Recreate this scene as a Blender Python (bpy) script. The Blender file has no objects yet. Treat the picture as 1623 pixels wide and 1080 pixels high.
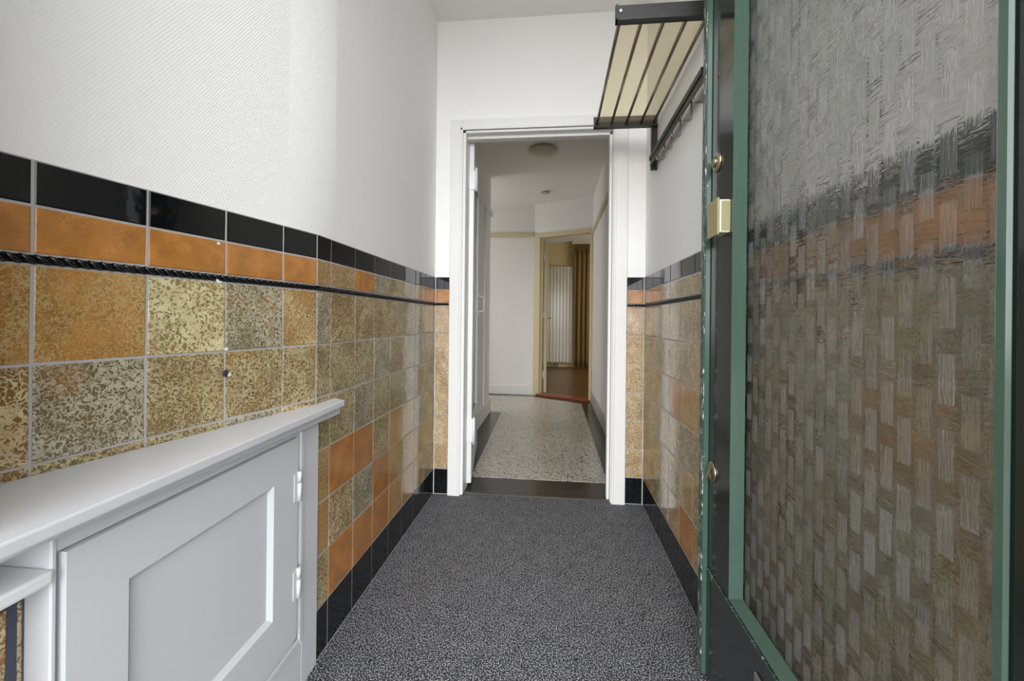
import bpy, bmesh, math, random
from mathutils import Vector, Matrix
random.seed(7)
S = bpy.context.scene
COL = S.collection
PI = math.pi

# ------------------------------------------------------------------ camera
F_PX, YAW, ROLL, CY, CAM_H = 661.41, -0.1005, 0.0106, 507.24, 0.9988
cam_d = bpy.data.cameras.new('camera')
cam_d.sensor_width = 36.0
cam_d.lens = 36.0 * F_PX / 1623.0
cam_d.shift_y = -(540.0 - CY) / 1623.0
cam_d.clip_start = 0.02
cam = bpy.data.objects.new('camera', cam_d)
COL.objects.link(cam)
fw = Vector((math.sin(YAW), math.cos(YAW), 0))
rt = Vector((math.cos(YAW), -math.sin(YAW), 0))
up = Vector((0, 0, 1))
rt2 = math.cos(ROLL) * rt + math.sin(ROLL) * up
up2 = -math.sin(ROLL) * rt + math.cos(ROLL) * up
cam.matrix_world = Matrix(((rt2.x, up2.x, -fw.x, 0), (rt2.y, up2.y, -fw.y, 0), (rt2.z, up2.z, -fw.z, CAM_H), (0, 0, 0, 1)))
S.camera = cam

# ------------------------------------------------------------------ world and lights
w = bpy.data.worlds.new('overcast_sky')
S.world = w
w.use_nodes = True
bg = w.node_tree.nodes['Background']
# overcast sky, with the bright haze of a low veiled sun in front of the entrance
nt = w.node_tree
gm = nt.nodes.new('ShaderNodeNewGeometry'); dt = nt.nodes.new('ShaderNodeVectorMath'); dt.operation = 'DOT_PRODUCT'
hz = Vector((0.0, 0.95, -0.22)).normalized(); dt.inputs[1].default_value = hz      # Incoming points from the sky to the viewer
nt.links.new(gm.outputs['Incoming'], dt.inputs[0])
def wmath(op, a, b):
    n = nt.nodes.new('ShaderNodeMath'); n.operation = op
    for i, v in enumerate((a, b)):
        if isinstance(v, (int, float)): n.inputs[i].default_value = v
        else: nt.links.new(v, n.inputs[i])
    return n.outputs[0]
SKY_BASE, SKY_HAZE, SKY_POW = 1.5, 8.0, 4.5
lobe = wmath('POWER', wmath('MAXIMUM', dt.outputs['Value'], 0.0), SKY_POW)
bg.inputs[0].default_value = (0.95, 0.97, 1.0, 1)
nt.links.new(wmath('ADD', wmath('MULTIPLY', lobe, SKY_HAZE), SKY_BASE), bg.inputs[1])
S.view_settings.view_transform = 'Standard'
S.view_settings.look = 'None'
S.view_settings.exposure = 0.48
S.view_settings.gamma = 1.0
S.view_settings.use_curve_mapping = False
S.cycles.use_denoising = True
S.cycles.max_bounces = 18
S.cycles.diffuse_bounces = 6
S.cycles.glossy_bounces = 6
S.cycles.transmission_bounces = 14
S.cycles.sample_clamp_indirect = 8.0

def area(name, loc, direction, sx, sy, power, color=(1, 1, 1), portal=False):
    d = bpy.data.lights.new(name, 'AREA')
    d.shape = 'RECTANGLE'; d.size = sx; d.size_y = sy; d.energy = power; d.color = color
    if portal: d.cycles.is_portal = True
    o = bpy.data.objects.new(name, d); COL.objects.link(o)
    o.location = loc
    o.rotation_euler = Vector(direction).to_track_quat('-Z', 'Y').to_euler()
    return o
area('entrance_portal', (-0.05, -0.12, 1.33), (0, 1, 0), 1.13, 2.7, 1.0, portal=True)
area('hall_fill_light', (-2.50, 5.0, 1.5), (1, 0, 0), 0.8, 1.5, 6.0, (0.97, 0.98, 1.0))  # added fill for the hall, set at an assumed window out of view
area('room_fill_light', (2.12, 7.3, 1.4), (-1, 0, 0), 1.8, 1.6, 9.0, (1.0, 0.95, 0.86))  # added fill for the far room, from an assumed side window

# ------------------------------------------------------------------ helpers
def lin(r, g, b):
    def f(c):
        c /= 255.0
        return c / 12.92 if c <= 0.04045 else ((c + 0.055) / 1.055) ** 2.4
    return (f(r), f(g), f(b))

class NT:
    def __init__(s, name):
        s.m = bpy.data.materials.new(name); s.m.use_nodes = True
        s.t = s.m.node_tree; s.n = s.t.nodes; s.l = s.t.links
        s.b = s.n['Principled BSDF']; s.out = s.n['Material Output']
    def add(s, typ, **kw):
        n = s.n.new(typ)
        for k, v in kw.items(): setattr(n, k, v)
        return n
    def put(s, sock, v):
        if v is None: return
        if hasattr(v, 'links') or isinstance(v, bpy.types.NodeSocket): s.l.new(v, sock)
        else:
            try: sock.default_value = v
            except Exception: sock.default_value = (*v, 1)
    def math(s, op, a, b=None, c=None, clamp=False):
        n = s.add('ShaderNodeMath', operation=op); n.use_clamp = clamp
        for i, v in enumerate((a, b, c)):
            if v is not None: s.put(n.inputs[i], v)
        return n.outputs[0]
    def vmath(s, op, a, b=None):
        n = s.add('ShaderNodeVectorMath', operation=op)
        s.put(n.inputs[0], a)
        if b is not None: s.put(n.inputs[3 if op == 'SCALE' else 1], b)
        return n.outputs[0]
    def mix(s, f, a, b):
        n = s.add('ShaderNodeMix', data_type='RGBA')
        s.put(n.inputs[0], f)
        for i, v in ((6, a), (7, b)):
            if isinstance(v, tuple): n.inputs[i].default_value = (*v[:3], 1)
            else: s.put(n.inputs[i], v)
        return n.outputs[2]
    def pos(s): return s.add('ShaderNodeNewGeometry').outputs['Position']
    def xyz(s, v):
        n = s.add('ShaderNodeSeparateXYZ'); s.put(n.inputs[0], v); return n.outputs
    def comb(s, x, y, z):
        n = s.add('ShaderNodeCombineXYZ')
        for i, v in enumerate((x, y, z)): s.put(n.inputs[i], v)
        return n.outputs[0]
    def noise(s, v, scale, detail=2.0, rough=0.5, dist=0.0):
        n = s.add('ShaderNodeTexNoise'); s.put(n.inputs['Vector'], v); s.put(n.inputs['Scale'], scale)
        n.inputs['Detail'].default_value = detail; n.inputs['Roughness'].default_value = rough
        n.inputs['Distortion'].default_value = dist
        return n.outputs[0]
    def voro(s, v, scale, feature='F1', out='Distance', rnd=1.0):
        n = s.add('ShaderNodeTexVoronoi', feature=feature); s.put(n.inputs['Vector'], v); s.put(n.inputs['Scale'], scale)
        n.inputs['Randomness'].default_value = rnd
        return n.outputs[out]
    def ramp(s, f, lo, hi, a=0.0, b=1.0):
        n = s.add('ShaderNodeMapRange', interpolation_type='SMOOTHSTEP')
        s.put(n.inputs[0], f)
        for i, v in zip((1, 2, 3, 4), (lo, hi, a, b)): s.put(n.inputs[i], v)
        return n.outputs[0]
    def attr(s, name):
        return s.add('ShaderNodeAttribute', attribute_name=name)
    def bump(s, h, strength=0.5, dist=0.001, normal=None):
        n = s.add('ShaderNodeBump'); n.inputs['Strength'].default_value = strength
        n.inputs['Distance'].default_value = dist; s.put(n.inputs['Height'], h)
        if normal is not None: s.put(n.inputs['Normal'], normal)
        return n.outputs[0]
    def fin(s, base=None, rough=0.5, metal=0.0, normal=None, spec=None, coat=None):
        s.put(s.b.inputs['Base Color'], (*base[:3], 1) if isinstance(base, tuple) else base)
        s.put(s.b.inputs['Roughness'], rough); s.put(s.b.inputs['Metallic'], metal)
        if normal is not None: s.put(s.b.inputs['Normal'], normal)
        if spec is not None: s.put(s.b.inputs['Specular IOR Level'], spec)
        if coat is not None: s.put(s.b.inputs['Coat Weight'], coat); s.b.inputs['Coat Roughness'].default_value = 0.05
        return s.m

# ------------------------------------------------------------------ materials
M = {}
def paint(name, rgb, rough=0.4, amp=0.04, bumps=0.1, scale=25, dents=False):
    t = NT(name); p = t.pos()
    n = t.noise(p, scale, 3)
    c = lin(*rgb)
    base = t.mix(n, tuple(x * (1 - amp) for x in c), tuple(min(1, x * (1 + amp)) for x in c))
    if dents:
        v = t.voro(p, 13.0); k = t.noise(p, 70, 2)
        f = t.math('MULTIPLY', t.ramp(v, 0.035, 0.02), t.ramp(k, 0.5, 0.58))
        base = t.mix(f, base, lin(70, 68, 66))
    nn = t.bump(t.noise(p, 160, 2), bumps, 0.0008)
    M[name] = t.fin(base, rough, normal=nn)
paint('white_gloss', (226, 226, 226), 0.32, 0.02, 0.12, dents=True)
paint('cupboard_white', (210, 211, 214), 0.32, 0.02, 0.12, dents=True)
paint('white_trim', (233, 232, 229), 0.38, 0.02, 0.12)
paint('ceiling_white', (244, 243, 240), 0.85, 0.02, 0.1)
paint('hall_white', (230, 228, 224), 0.8, 0.02, 0.1)
paint('cream_paint', (206, 190, 152), 0.5, 0.03, 0.1)
paint('room_wall', (206, 188, 140), 0.8, 0.03, 0.1)
paint('skirting_grey', (176, 174, 170), 0.5, 0.03, 0.1)
paint('lamp_opal', (205, 198, 172), 0.3, 0.02, 0.02)
paint('radiator_white', (205, 200, 180), 0.18, 0.02, 0.02)
paint('rack_black', (38, 38, 35), 0.42, 0.1, 0.05)
paint('dark_wood_gap', (40, 32, 24), 0.7)
paint('paving', (120, 118, 112), 0.9, 0.2, 0.3, 6)
paint('brick_outside', (130, 90, 70), 0.9, 0.2, 0.3, 12)
paint('plaster_edge', (200, 198, 192), 0.8)
paint('rubber_seal', (52, 53, 56), 0.6)

def wallpaper(name, rgb):
    t = NT(name); p = t.pos(); x, y, z = t.xyz(p)[:3]
    a = t.math('ADD', y, x)
    wob = t.math('MULTIPLY', t.noise(p, 60, 2), 0.0035)
    u = t.math('ADD', t.math('ADD', a, t.math('MULTIPLY', z, 0.55)), wob)
    v = t.math('ADD', t.math('SUBTRACT', z, t.math('MULTIPLY', a, 0.25)), wob)
    s1 = t.math('SINE', t.math('MULTIPLY', u, 2 * PI / 0.0105))
    s2 = t.math('SINE', t.math('MULTIPLY', v, 2 * PI / 0.0062))
    h = t.math('ADD', t.math('MULTIPLY', s1, s2), t.math('MULTIPLY', t.noise(p, 300, 2), 0.8))
    M[name] = t.fin(lin(*rgb), 0.75, normal=t.bump(h, 0.3, 0.0008))
wallpaper('wallpaper', (236, 235, 233))

def tile_mat():
    t = NT('glazed_tile'); p = t.pos()
    tint = t.attr('tint').outputs['Color']; spk = t.attr('spk').outputs['Color']
    prm = t.add('ShaderNodeSeparateColor'); t.l.new(t.attr('prm').outputs['Color'], prm.inputs[0])
    cov, seed, sc = prm.outputs[0], prm.outputs[1], prm.outputs[2]
    q = t.vmath('ADD', p, t.comb(t.math('MULTIPLY', seed, 37.0), t.math('MULTIPLY', seed, 11.0), t.math('MULTIPLY', seed, 23.0)))
    big = t.noise(q, 11.0, 2.0)
    scale = t.math('MULTIPLY_ADD', sc, 120.0, 110.0)
    worm = t.noise(q, t.math('MULTIPLY', scale, 0.95), 0.6, 0.45, 0.7)
    d = t.math('ABSOLUTE', t.math('SUBTRACT', worm, 0.5))
    th = t.math('ADD', t.math('MULTIPLY', cov, 0.105), t.math('MULTIPLY', t.math('SUBTRACT', big, 0.5), 0.24))
    m = t.ramp(t.math('SUBTRACT', th, d), -0.05, 0.05)
    m = t.math('MULTIPLY', t.math('MULTIPLY', m, 0.86), t.ramp(cov, 0.02, 0.12))
    deep = t.mix(t.ramp(t.noise(q, 22, 3), 0.32, 0.7), tint, t.mix(0.42, tint, (0.03, 0.02, 0.006)))
    crk = t.voro(q, 210.0, 'DISTANCE_TO_EDGE')
    deep = t.mix(t.math('MULTIPLY', t.ramp(crk, 0.16, 0.02), 0.38), deep, t.mix(0.55, tint, (0.03, 0.015, 0.004)))
    fine = t.noise(q, 420.0, 2.0)
    deep = t.mix(t.math('MULTIPLY', t.ramp(fine, 0.45, 0.62), 0.22), deep, spk)
    deep = t.mix(t.math('MULTIPLY', t.ramp(t.noise(q, 9.0, 2.0), 0.52, 0.70), 0.42), deep, lin(160, 108, 50))
    spk2 = t.mix(t.ramp(t.noise(q, 30, 3), 0.3, 0.7), spk, t.mix(0.38, spk, tint))
    base = t.mix(m, deep, spk2)
    wav = t.math('ADD', t.math('MULTIPLY', t.noise(p, 28, 2), 2.2), t.math('MULTIPLY', worm, 0.35))
    n = t.bump(wav, 0.16, 0.0018)
    M['tile'] = t.fin(base, 0.09, normal=n, spec=0.55)
tile_mat()

def plain_tile(name, rgb, rough, speck=None):
    t = NT(name); p = t.pos()
    base = lin(*rgb)
    if speck:
        f = t.ramp(t.noise(p, 330, 2), 0.60, 0.66)
        base = t.mix(t.math('MULTIPLY', f, 0.8), base, lin(*speck))
    M[name] = t.fin(base, rough, normal=t.bump(t.noise(p, 24, 2), 0.15, 0.002))
plain_tile('black_glaze', (9, 10, 12), 0.06)
plain_tile('black_terrazzo', (14, 15, 16), 0.13, (80, 80, 78))
plain_tile('grout', (168, 166, 164), 0.9)
plain_tile('grout_dark', (66, 69, 82), 0.85)

def mat_floor():
    t = NT('speckled_mat'); p = t.pos()
    a = t.noise(p, 250, 2, 0.6); b = t.noise(p, 18, 2)
    f = t.ramp(t.math('ADD', a, t.math('MULTIPLY', t.math('SUBTRACT', b, 0.5), 0.05)), 0.52, 0.585)
    base = t.mix(f, lin(36, 37, 42), lin(188, 188, 190))
    M['mat'] = t.fin(base, 0.85, normal=t.bump(a, 0.6, 0.002), spec=0.25)
mat_floor()

def terrazzo(name, c0, c1, lo, hi, rough):
    t = NT(name); p = t.pos()
    n = t.noise(p, 95, 2, 0.6, 0.3)
    base = t.mix(t.ramp(n, lo, hi), lin(*c0), lin(*c1))
    base = t.mix(t.math('MULTIPLY', t.ramp(t.noise(p, 1.6, 2), 0.4, 0.7), 0.12), base, lin(110, 105, 98))
    base = t.mix(t.math('MULTIPLY', t.ramp(t.noise(p, 240, 1), 0.6, 0.64), 0.25), base, lin(150, 128, 100))
    M[name] = t.fin(base, rough)
terrazzo('terrazzo_white', (44, 42, 39), (205, 199, 187), 0.40, 0.44, 0.2)
terrazzo('terrazzo_black', (34, 35, 34), (70, 70, 66), 0.55, 0.66, 0.18)

def wood(name, a, b, rough, ax=1):
    t = NT(name); x, y, z = t.xyz(t.pos())[:3]
    q = t.comb(t.math('MULTIPLY', x, 26.0), t.math('MULTIPLY', y, 2.0), z)
    M[name] = t.fin(t.mix(t.noise(q, 2.0, 4), lin(*a), lin(*b)), rough)
wood('room_floor_wood', (92, 62, 26), (116, 80, 36), 0.35)
wood('threshold_wood', (128, 64, 38), (150, 80, 48), 0.3)

def green(name, rgb, rough):
    t = NT(name); p = t.pos()
    x, y, z = t.xyz(p)[:3]
    n = t.noise(t.comb(x, t.math('MULTIPLY', y, 60.0), t.math('MULTIPLY', z, 3.0)), 3.0, 3)
    c = lin(*rgb)
    base = t.mix(n, tuple(v * 0.85 for v in c), tuple(v * 1.15 for v in c))
    chips = t.math('MULTIPLY', t.ramp(t.voro(p, 22.0), 0.05, 0.03), t.ramp(t.noise(p, 90, 2), 0.55, 0.6))
    base = t.mix(chips, base, lin(190, 190, 184))
    M[name] = t.fin(base, rough, normal=t.bump(t.math('ADD', n, t.math('MULTIPLY', t.noise(p, 45, 2), 0.6)), 0.12, 0.0012), spec=0.8)
green('green_lit', (68, 90, 79), 0.14)  # the door's green, lightened for parts that face the daylight
green('green_shaded', (30, 38, 35), 0.14)  # the same door green, darkened for faces turned from the daylight
t = NT('worn_edge'); p = t.pos(); x, y, z = t.xyz(p)[:3]
wn = t.noise(t.comb(t.math('MULTIPLY', x, 6.0), t.math('MULTIPLY', y, 6.0), z), 34, 4, 0.7)
M['worn_edge'] = t.fin(t.mix(t.ramp(wn, 0.56, 0.62), lin(40, 66, 56), lin(205, 206, 200)), 0.4, normal=t.bump(wn, 0.5, 0.002))

def metal(name, rgb, rough):
    t = NT(name); M[name] = t.fin(lin(*rgb), rough, 1.0, normal=t.bump(t.noise(t.pos(), 200, 2), 0.05, 0.0005))
metal('brass_old', (176, 168, 138), 0.3)
metal('steel', (196, 196, 192), 0.28)
metal('steel_dull', (130, 128, 122), 0.4)
metal('rod_steel', (150, 142, 126), 0.22)
paint('lock_cream', (222, 218, 200), 0.25, 0.03, 0.05)
paint('lock_plate', (150, 142, 104), 0.3, 0.05, 0.05)
paint('rust', (120, 66, 36), 0.8)
paint('grommet_white', (215, 214, 208), 0.4)

def weave_glass():
    t = NT('woven_glass'); x, y, z = t.xyz(t.pos())[:3]
    pw, ph = 0.029, 0.0445
    yi = t.math('DIVIDE', y, pw); i = t.math('FLOOR', yi); fy = t.math('FRACT', yi)
    tz = t.math('FRACT', t.math('ADD', t.math('DIVIDE', z, 2 * ph), t.math('MULTIPLY', i, 0.5)))
    dy = t.math('ABSOLUTE', t.math('SUBTRACT', fy, 0.5)); dz = t.math('ABSOLUTE', t.math('SUBTRACT', tz, 0.5))
    vm = t.math('MULTIPLY', t.math('LESS_THAN', dy, 0.37), t.math('LESS_THAN', dz, 0.33))
    q1 = t.comb(0.0, t.math('MULTIPLY', y, 300.0), t.math('MULTIPLY', z, 30.0))
    q2 = t.comb(5.0, t.math('MULTIPLY', y, 34.0), t.math('MULTIPLY', z, 200.0))
    hv = t.math('MULTIPLY', t.noise(q1, 1.0, 2, 0.5, 0.4), 1.2)
    hh = t.math('MULTIPLY', t.noise(q2, 1.0, 2, 0.5, 0.6), 1.9)
    pil = t.math('MULTIPLY', t.math('MULTIPLY', dy, dy), -2.2)
    zj = t.math('ABSOLUTE', t.math('SUBTRACT', t.math('FRACT', t.math('DIVIDE', z, ph)), 0.5))
    pilh = t.math('MULTIPLY', t.math('MULTIPLY', zj, zj), -2.2)
    j = t.math('FLOOR', t.math('ADD', t.math('DIVIDE', z, 2 * ph), t.math('MULTIPLY', i, 0.5)))
    jh = t.math('FLOOR', t.math('ADD', t.math('ADD', t.math('DIVIDE', z, 2 * ph), t.math('MULTIPLY', i, 0.5)), 0.5))
    def rnd(a, b, k):
        wn = t.add('ShaderNodeTexWhiteNoise'); t.put(wn.inputs['Vector'], t.comb(a, b, k)); return t.math('SUBTRACT', wn.outputs['Value'], 0.5)
    TILT = 7.0
    hv = t.math('ADD', hv, t.math('MULTIPLY', t.math('MULTIPLY', t.math('SUBTRACT', fy, 0.5), rnd(i, j, 1.0)), TILT))
    hv = t.math('ADD', hv, t.math('MULTIPLY', t.math('MULTIPLY', t.math('SUBTRACT', tz, 0.5), rnd(i, j, 2.0)), TILT * 2))
    th_ = t.math('FRACT', t.math('ADD', tz, 0.5))
    hh = t.math('ADD', hh, t.math('MULTIPLY', t.math('MULTIPLY', t.math('SUBTRACT', fy, 0.5), rnd(i, jh, 3.0)), TILT))
    hh = t.math('ADD', hh, t.math('MULTIPLY', t.math('MULTIPLY', t.math('SUBTRACT', th_, 0.5), rnd(i, jh, 4.0)), TILT * 2))
    hv = t.math('ADD', hv, pil); hh = t.math('ADD', hh, pilh)
    n = t.add('ShaderNodeMix', data_type='FLOAT')
    t.put(n.inputs[0], vm); t.put(n.inputs[2], hh); t.put(n.inputs[3], hv)
    nrm = t.bump(n.outputs[0], 0.8, 0.004)
    IOR, CLEAR = 1.36, 0.04
    g = t.add('ShaderNodeBsdfGlass'); g.inputs['Color'].default_value = (1, 1, 0.985, 1)
    t.put(g.inputs['Roughness'], t.math('MULTIPLY_ADD', vm, 0.10, 0.03)); g.inputs['IOR'].default_value = IOR
    t.l.new(nrm, g.inputs['Normal'])
    tr = t.add('ShaderNodeBsdfTransparent'); tr.inputs['Color'].default_value = (1, 1, 0.985, 1)
    mx = t.add('ShaderNodeMixShader'); mx.inputs[0].default_value = 1 - CLEAR
    t.l.new(tr.outputs[0], mx.inputs[1]); t.l.new(g.outputs[0], mx.inputs[2])
    gl = t.add('ShaderNodeBsdfGlossy'); gl.inputs['Roughness'].default_value = 0.09; t.l.new(t.bump(n.outputs[0], 1.0, 0.0018), gl.inputs['Normal'])
    fr = t.add('ShaderNodeFresnel'); fr.inputs['IOR'].default_value = 1.35
    m2 = t.add('ShaderNodeMixShader'); t.l.new(fr.outputs[0], m2.inputs[0]); t.l.new(mx.outputs[0], m2.inputs[1]); t.l.new(gl.outputs[0], m2.inputs[2])
    # the upright reeds are pressed so fine that they scatter light like frosted glass
    fz = t.add('ShaderNodeBsdfDiffuse'); fz.inputs['Color'].default_value = (0.80, 0.82, 0.80, 1); t.l.new(nrm, fz.inputs['Normal'])
    m3 = t.add('ShaderNodeMixShader'); t.put(m3.inputs[0], t.math('MULTIPLY_ADD', vm, 0.065, 0.01)); t.l.new(m2.outputs[0], m3.inputs[1]); t.l.new(fz.outputs[0], m3.inputs[2])
    t.l.new(m3.outputs[0], t.out.inputs[0])
    M['woven_glass'] = t.m
    t = NT('glass_back'); tr = t.add('ShaderNodeBsdfTransparent'); tr.inputs['Color'].default_value = (1, 1, 1, 1)
    g = t.add('ShaderNodeBsdfGlass'); g.inputs['Roughness'].default_value = 0.0; g.inputs['IOR'].default_value = IOR
    mx = t.add('ShaderNodeMixShader'); mx.inputs[0].default_value = 1 - CLEAR
    t.l.new(tr.outputs[0], mx.inputs[1]); t.l.new(g.outputs[0], mx.inputs[2]); t.l.new(mx.outputs[0], t.out.inputs[0]); M['glass_back'] = t.m
weave_glass()

t = NT('ribbed_glass'); x, y, z = t.xyz(t.pos())[:3]
g = t.add('ShaderNodeBsdfGlass'); g.inputs['Color'].default_value = (0.9, 0.92, 0.9, 1); g.inputs['Roughness'].default_value = 0.08
t.l.new(t.bump(t.math('SINE', t.math('MULTIPLY', z, 2 * PI / 0.035)), 0.5, 0.003), g.inputs['Normal'])
tr = t.add('ShaderNodeBsdfTransparent'); mx = t.add('ShaderNodeMixShader'); mx.inputs[0].default_value = 0.7
t.l.new(tr.outputs[0], mx.inputs[1]); t.l.new(g.outputs[0], mx.inputs[2]); t.l.new(mx.outputs[0], t.out.inputs[0])
M['ribbed_glass'] = t.m

t = NT('yellowed_acrylic')
g = t.add('ShaderNodeBsdfTranslucent'); g.inputs['Color'].default_value = (0.80, 0.74, 0.58, 1)
tr = t.add('ShaderNodeBsdfTransparent'); tr.inputs['Color'].default_value = (0.96, 0.92, 0.80, 1)
mx = t.add('ShaderNodeMixShader'); mx.inputs[0].default_value = 0.10
t.l.new(tr.outputs[0], mx.inputs[1]); t.l.new(g.outputs[0], mx.inputs[2]); t.l.new(mx.outputs[0], t.out.inputs[0])
M['acrylic'] = t.m

t = NT('curtain_weave'); x, y, z = t.xyz(t.pos())[:3]
n = t.noise(t.comb(t.math('MULTIPLY', x, 90.0), 0.0, t.math('MULTIPLY', z, 60.0)), 1.0, 3)
cb = t.mix(n, lin(112, 88, 44), lin(160, 130, 74))
t.fin(cb, 0.6)
tl = t.add('ShaderNodeBsdfTranslucent'); t.put(tl.inputs['Color'], cb)
mx = t.add('ShaderNodeMixShader'); mx.inputs[0].default_value = 0.3
t.l.new(t.b.outputs[0], mx.inputs[1]); t.l.new(tl.outputs[0], mx.inputs[2]); t.l.new(mx.outputs[0], t.out.inputs[0])
M['curtain'] = t.m

# ------------------------------------------------------------------ mesh helpers
def add_hexa(bm, c, bevel=0.0, seg=1):
    """c: 8 points, bottom ring (4) then top ring (4), counter-clockwise seen from above"""
    v = [bm.verts.new(p) for p in c]
    fs = [bm.faces.new([v[i] for i in q]) for q in ((3, 2, 1, 0), (4, 5, 6, 7), (0, 1, 5, 4), (1, 2, 6, 5), (2, 3, 7, 6), (3, 0, 4, 7))]
    if bevel:
        es = list({e for f in fs for e in f.edges})
        bmesh.ops.bevel(bm, geom=es, offset=bevel, segments=seg, profile=0.6, affect='EDGES')
def add_box(bm, x0, x1, y0, y1, z0, z1, bevel=0.0, seg=1):
    add_hexa(bm, [(x0, y0, z0), (x1, y0, z0), (x1, y1, z0), (x0, y1, z0), (x0, y0, z1), (x1, y0, z1), (x1, y1, z1), (x0, y1, z1)], bevel, seg)
def add_prism(bm, poly, z0, z1, bevel=0.0):
    n = len(poly)
    a = [bm.verts.new((p[0], p[1], z0)) for p in poly]; b = [bm.verts.new((p[0], p[1], z1)) for p in poly]
    fs = [bm.faces.new(a[::-1]), bm.faces.new(b)] + [bm.faces.new([a[i], a[(i + 1) % n], b[(i + 1) % n], b[i]]) for i in range(n)]
    if bevel:
        bmesh.ops.bevel(bm, geom=list({e for f in fs for e in f.edges}), offset=bevel, segments=2, profile=0.6, affect='EDGES')
def add_tube(bm, pts, r, n=10, caps=True):
    pts = [Vector(p) for p in pts]
    rings = []
    for i, p in enumerate(pts):
        d = (pts[min(i + 1, len(pts) - 1)] - pts[max(i - 1, 0)]).normalized()
        a = d.orthogonal().normalized() if i == 0 else (prev - d * prev.dot(d)).normalized()
        prev = a
        b = d.cross(a)
        k = 1.0
        if 0 < i < len(pts) - 1:
            c = (pts[i] - pts[i - 1]).normalized().dot((pts[i + 1] - pts[i]).normalized())
            k = min(1.6, 1.0 / max(0.3, math.sqrt((1 + c) / 2)))
        rings.append([bm.verts.new(p + (a * math.cos(2 * PI * j / n) + b * math.sin(2 * PI * j / n)) * r * (1 + (k - 1) * 0.5)) for j in range(n)])
    for A, B in zip(rings, rings[1:]):
        for j in range(n):
            f = bm.faces.new([A[j], A[(j + 1) % n], B[(j + 1) % n], B[j]]); f.smooth = True
    if caps:
        bm.faces.new(rings[0][::-1]); bm.faces.new(rings[-1])
def add_lathe(bm, prof, center, axis='Z', n=28):
    c = Vector(center); rings = []
    for r, h in prof:
        ring = []
        for j in range(n):
            a = 2 * PI * j / n
            q = Vector((r * math.cos(a), r * math.sin(a), h))
            if axis == 'X': q = Vector((h, q.x, q.y))
            elif axis == 'Y': q = Vector((q.x, h, q.y))
            ring.append(bm.verts.new(c + q))
        rings.append(ring)
    for A, B in zip(rings, rings[1:]):
        for j in range(n):
            f = bm.faces.new([A[j], A[(j + 1) % n], B[(j + 1) % n], B[j]]); f.smooth = True
    bm.faces.new(rings[0][::-1]); bm.faces.new(rings[-1])
def obj(name, bm, mat, parent=None, label=None):
    if isinstance(bm, bpy.types.Mesh): me = bm
    else:
        bmesh.ops.recalc_face_normals(bm, faces=bm.faces[:])
        me = bpy.data.meshes.new(name); bm.to_mesh(me); bm.free()
        me.materials.append(M[mat])
    o = bpy.data.objects.new(name, me); COL.objects.link(o)
    if parent is not None:
        o.parent = parent
        o.matrix_parent_inverse = parent.matrix_world.inverted() if parent.type != 'EMPTY' else Matrix.Translation(parent.location).inverted()
    if label: o['label'] = label
    return o
def boxes(name, mat, parent, *bs, bevel=0.0, label=None):
    bm = bmesh.new()
    for b in bs: add_box(bm, *b, bevel=bevel)
    return obj(name, bm, mat, parent, label)
def tag(o, label, cat, kind=None, group=None):
    o['label'] = label; o['category'] = cat
    if kind: o['kind'] = kind
    if group: o['group'] = group
    return o
def thing(name, loc, label, cat, kind=None):
    o = bpy.data.objects.new(name, None); COL.objects.link(o); o.location = loc; o.empty_display_size = 0.1
    return tag(o, label, cat, kind)
ST = 'structure'

# ------------------------------------------------------------------ dimensions
XL, XR, YB = -0.680, 0.4905, 2.332          # vestibule side walls, back wall
BEND = Vector((XL, 1.134, 0)); ND = Vector((-0.2166, -1.0, 0)).normalized()   # the left wall splays near the entrance
HC, HC2 = 2.699, 2.53                       # vestibule and hall ceilings
P = 0.155; BASE = 0.1463
Z_ROPE0 = BASE + 6 * P; Z_ROPE1 = Z_ROPE0 + 0.016; Z_FR = Z_ROPE1 + 0.075; Z_CAP = 1.2384
def near(k, off=0.0): return BEND + ND * k + Vector((ND.y * -1, ND.x, 0)) * off * 1.0

# ------------------------------------------------------------------ setting: floors, ceilings
o = boxes('floor', 'mat', None, (-0.95, 0.62, 0.0, 2.362, -0.06, 0.0)); tag(o, 'dark grey white-speckled mat flooring of the entrance passage', 'floor', ST)
bm = bmesh.new(); add_prism(bm, [(-0.70, 2.362), (0.50, 2.362), (0.50, 5.18), (-0.26, 5.54), (-2.6, 5.6), (-2.6, 4.40), (-0.70, 4.40)], -0.06, 0.004)
o = obj('floor_hall', bm, 'terrazzo_black'); tag(o, 'dark terrazzo border floor of the inner hall', 'floor', ST)
bm = bmesh.new(); add_prism(bm, [(-0.512, 2.602), (0.336, 2.602), (0.335, 5.03), (-0.265, 5.40), (-2.6, 5.44), (-2.6, 4.47), (-0.552, 4.463)], 0.0035, 0.006)
obj('terrazzo_field', bm, 'terrazzo_white', o, 'pale black-flecked terrazzo field')
bm = bmesh.new(); add_prism(bm, [(-1.9, 5.66), (-0.30, 5.66), (0.52, 5.30), (2.2, 5.30), (2.2, 9.05), (-1.9, 9.05)], -0.06, 0.008)
o = obj('floor_room', bm, 'room_floor_wood'); tag(o, 'brown wooden floor of the room at the far end', 'floor', ST)
o = boxes('ceiling', 'ceiling_white', None, (-1.0, 0.62, -0.1, YB, HC, HC + 0.1)); tag(o, 'white ceiling of the entrance passage', 'ceiling', ST)
o = boxes('ceiling_hall', 'hall_white', None, (-2.7, 0.566, YB + 0.12, 5.7, HC2, HC2 + 0.1)); tag(o, 'white ceiling of the inner hall with a round lamp', 'ceiling', ST)
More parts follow.
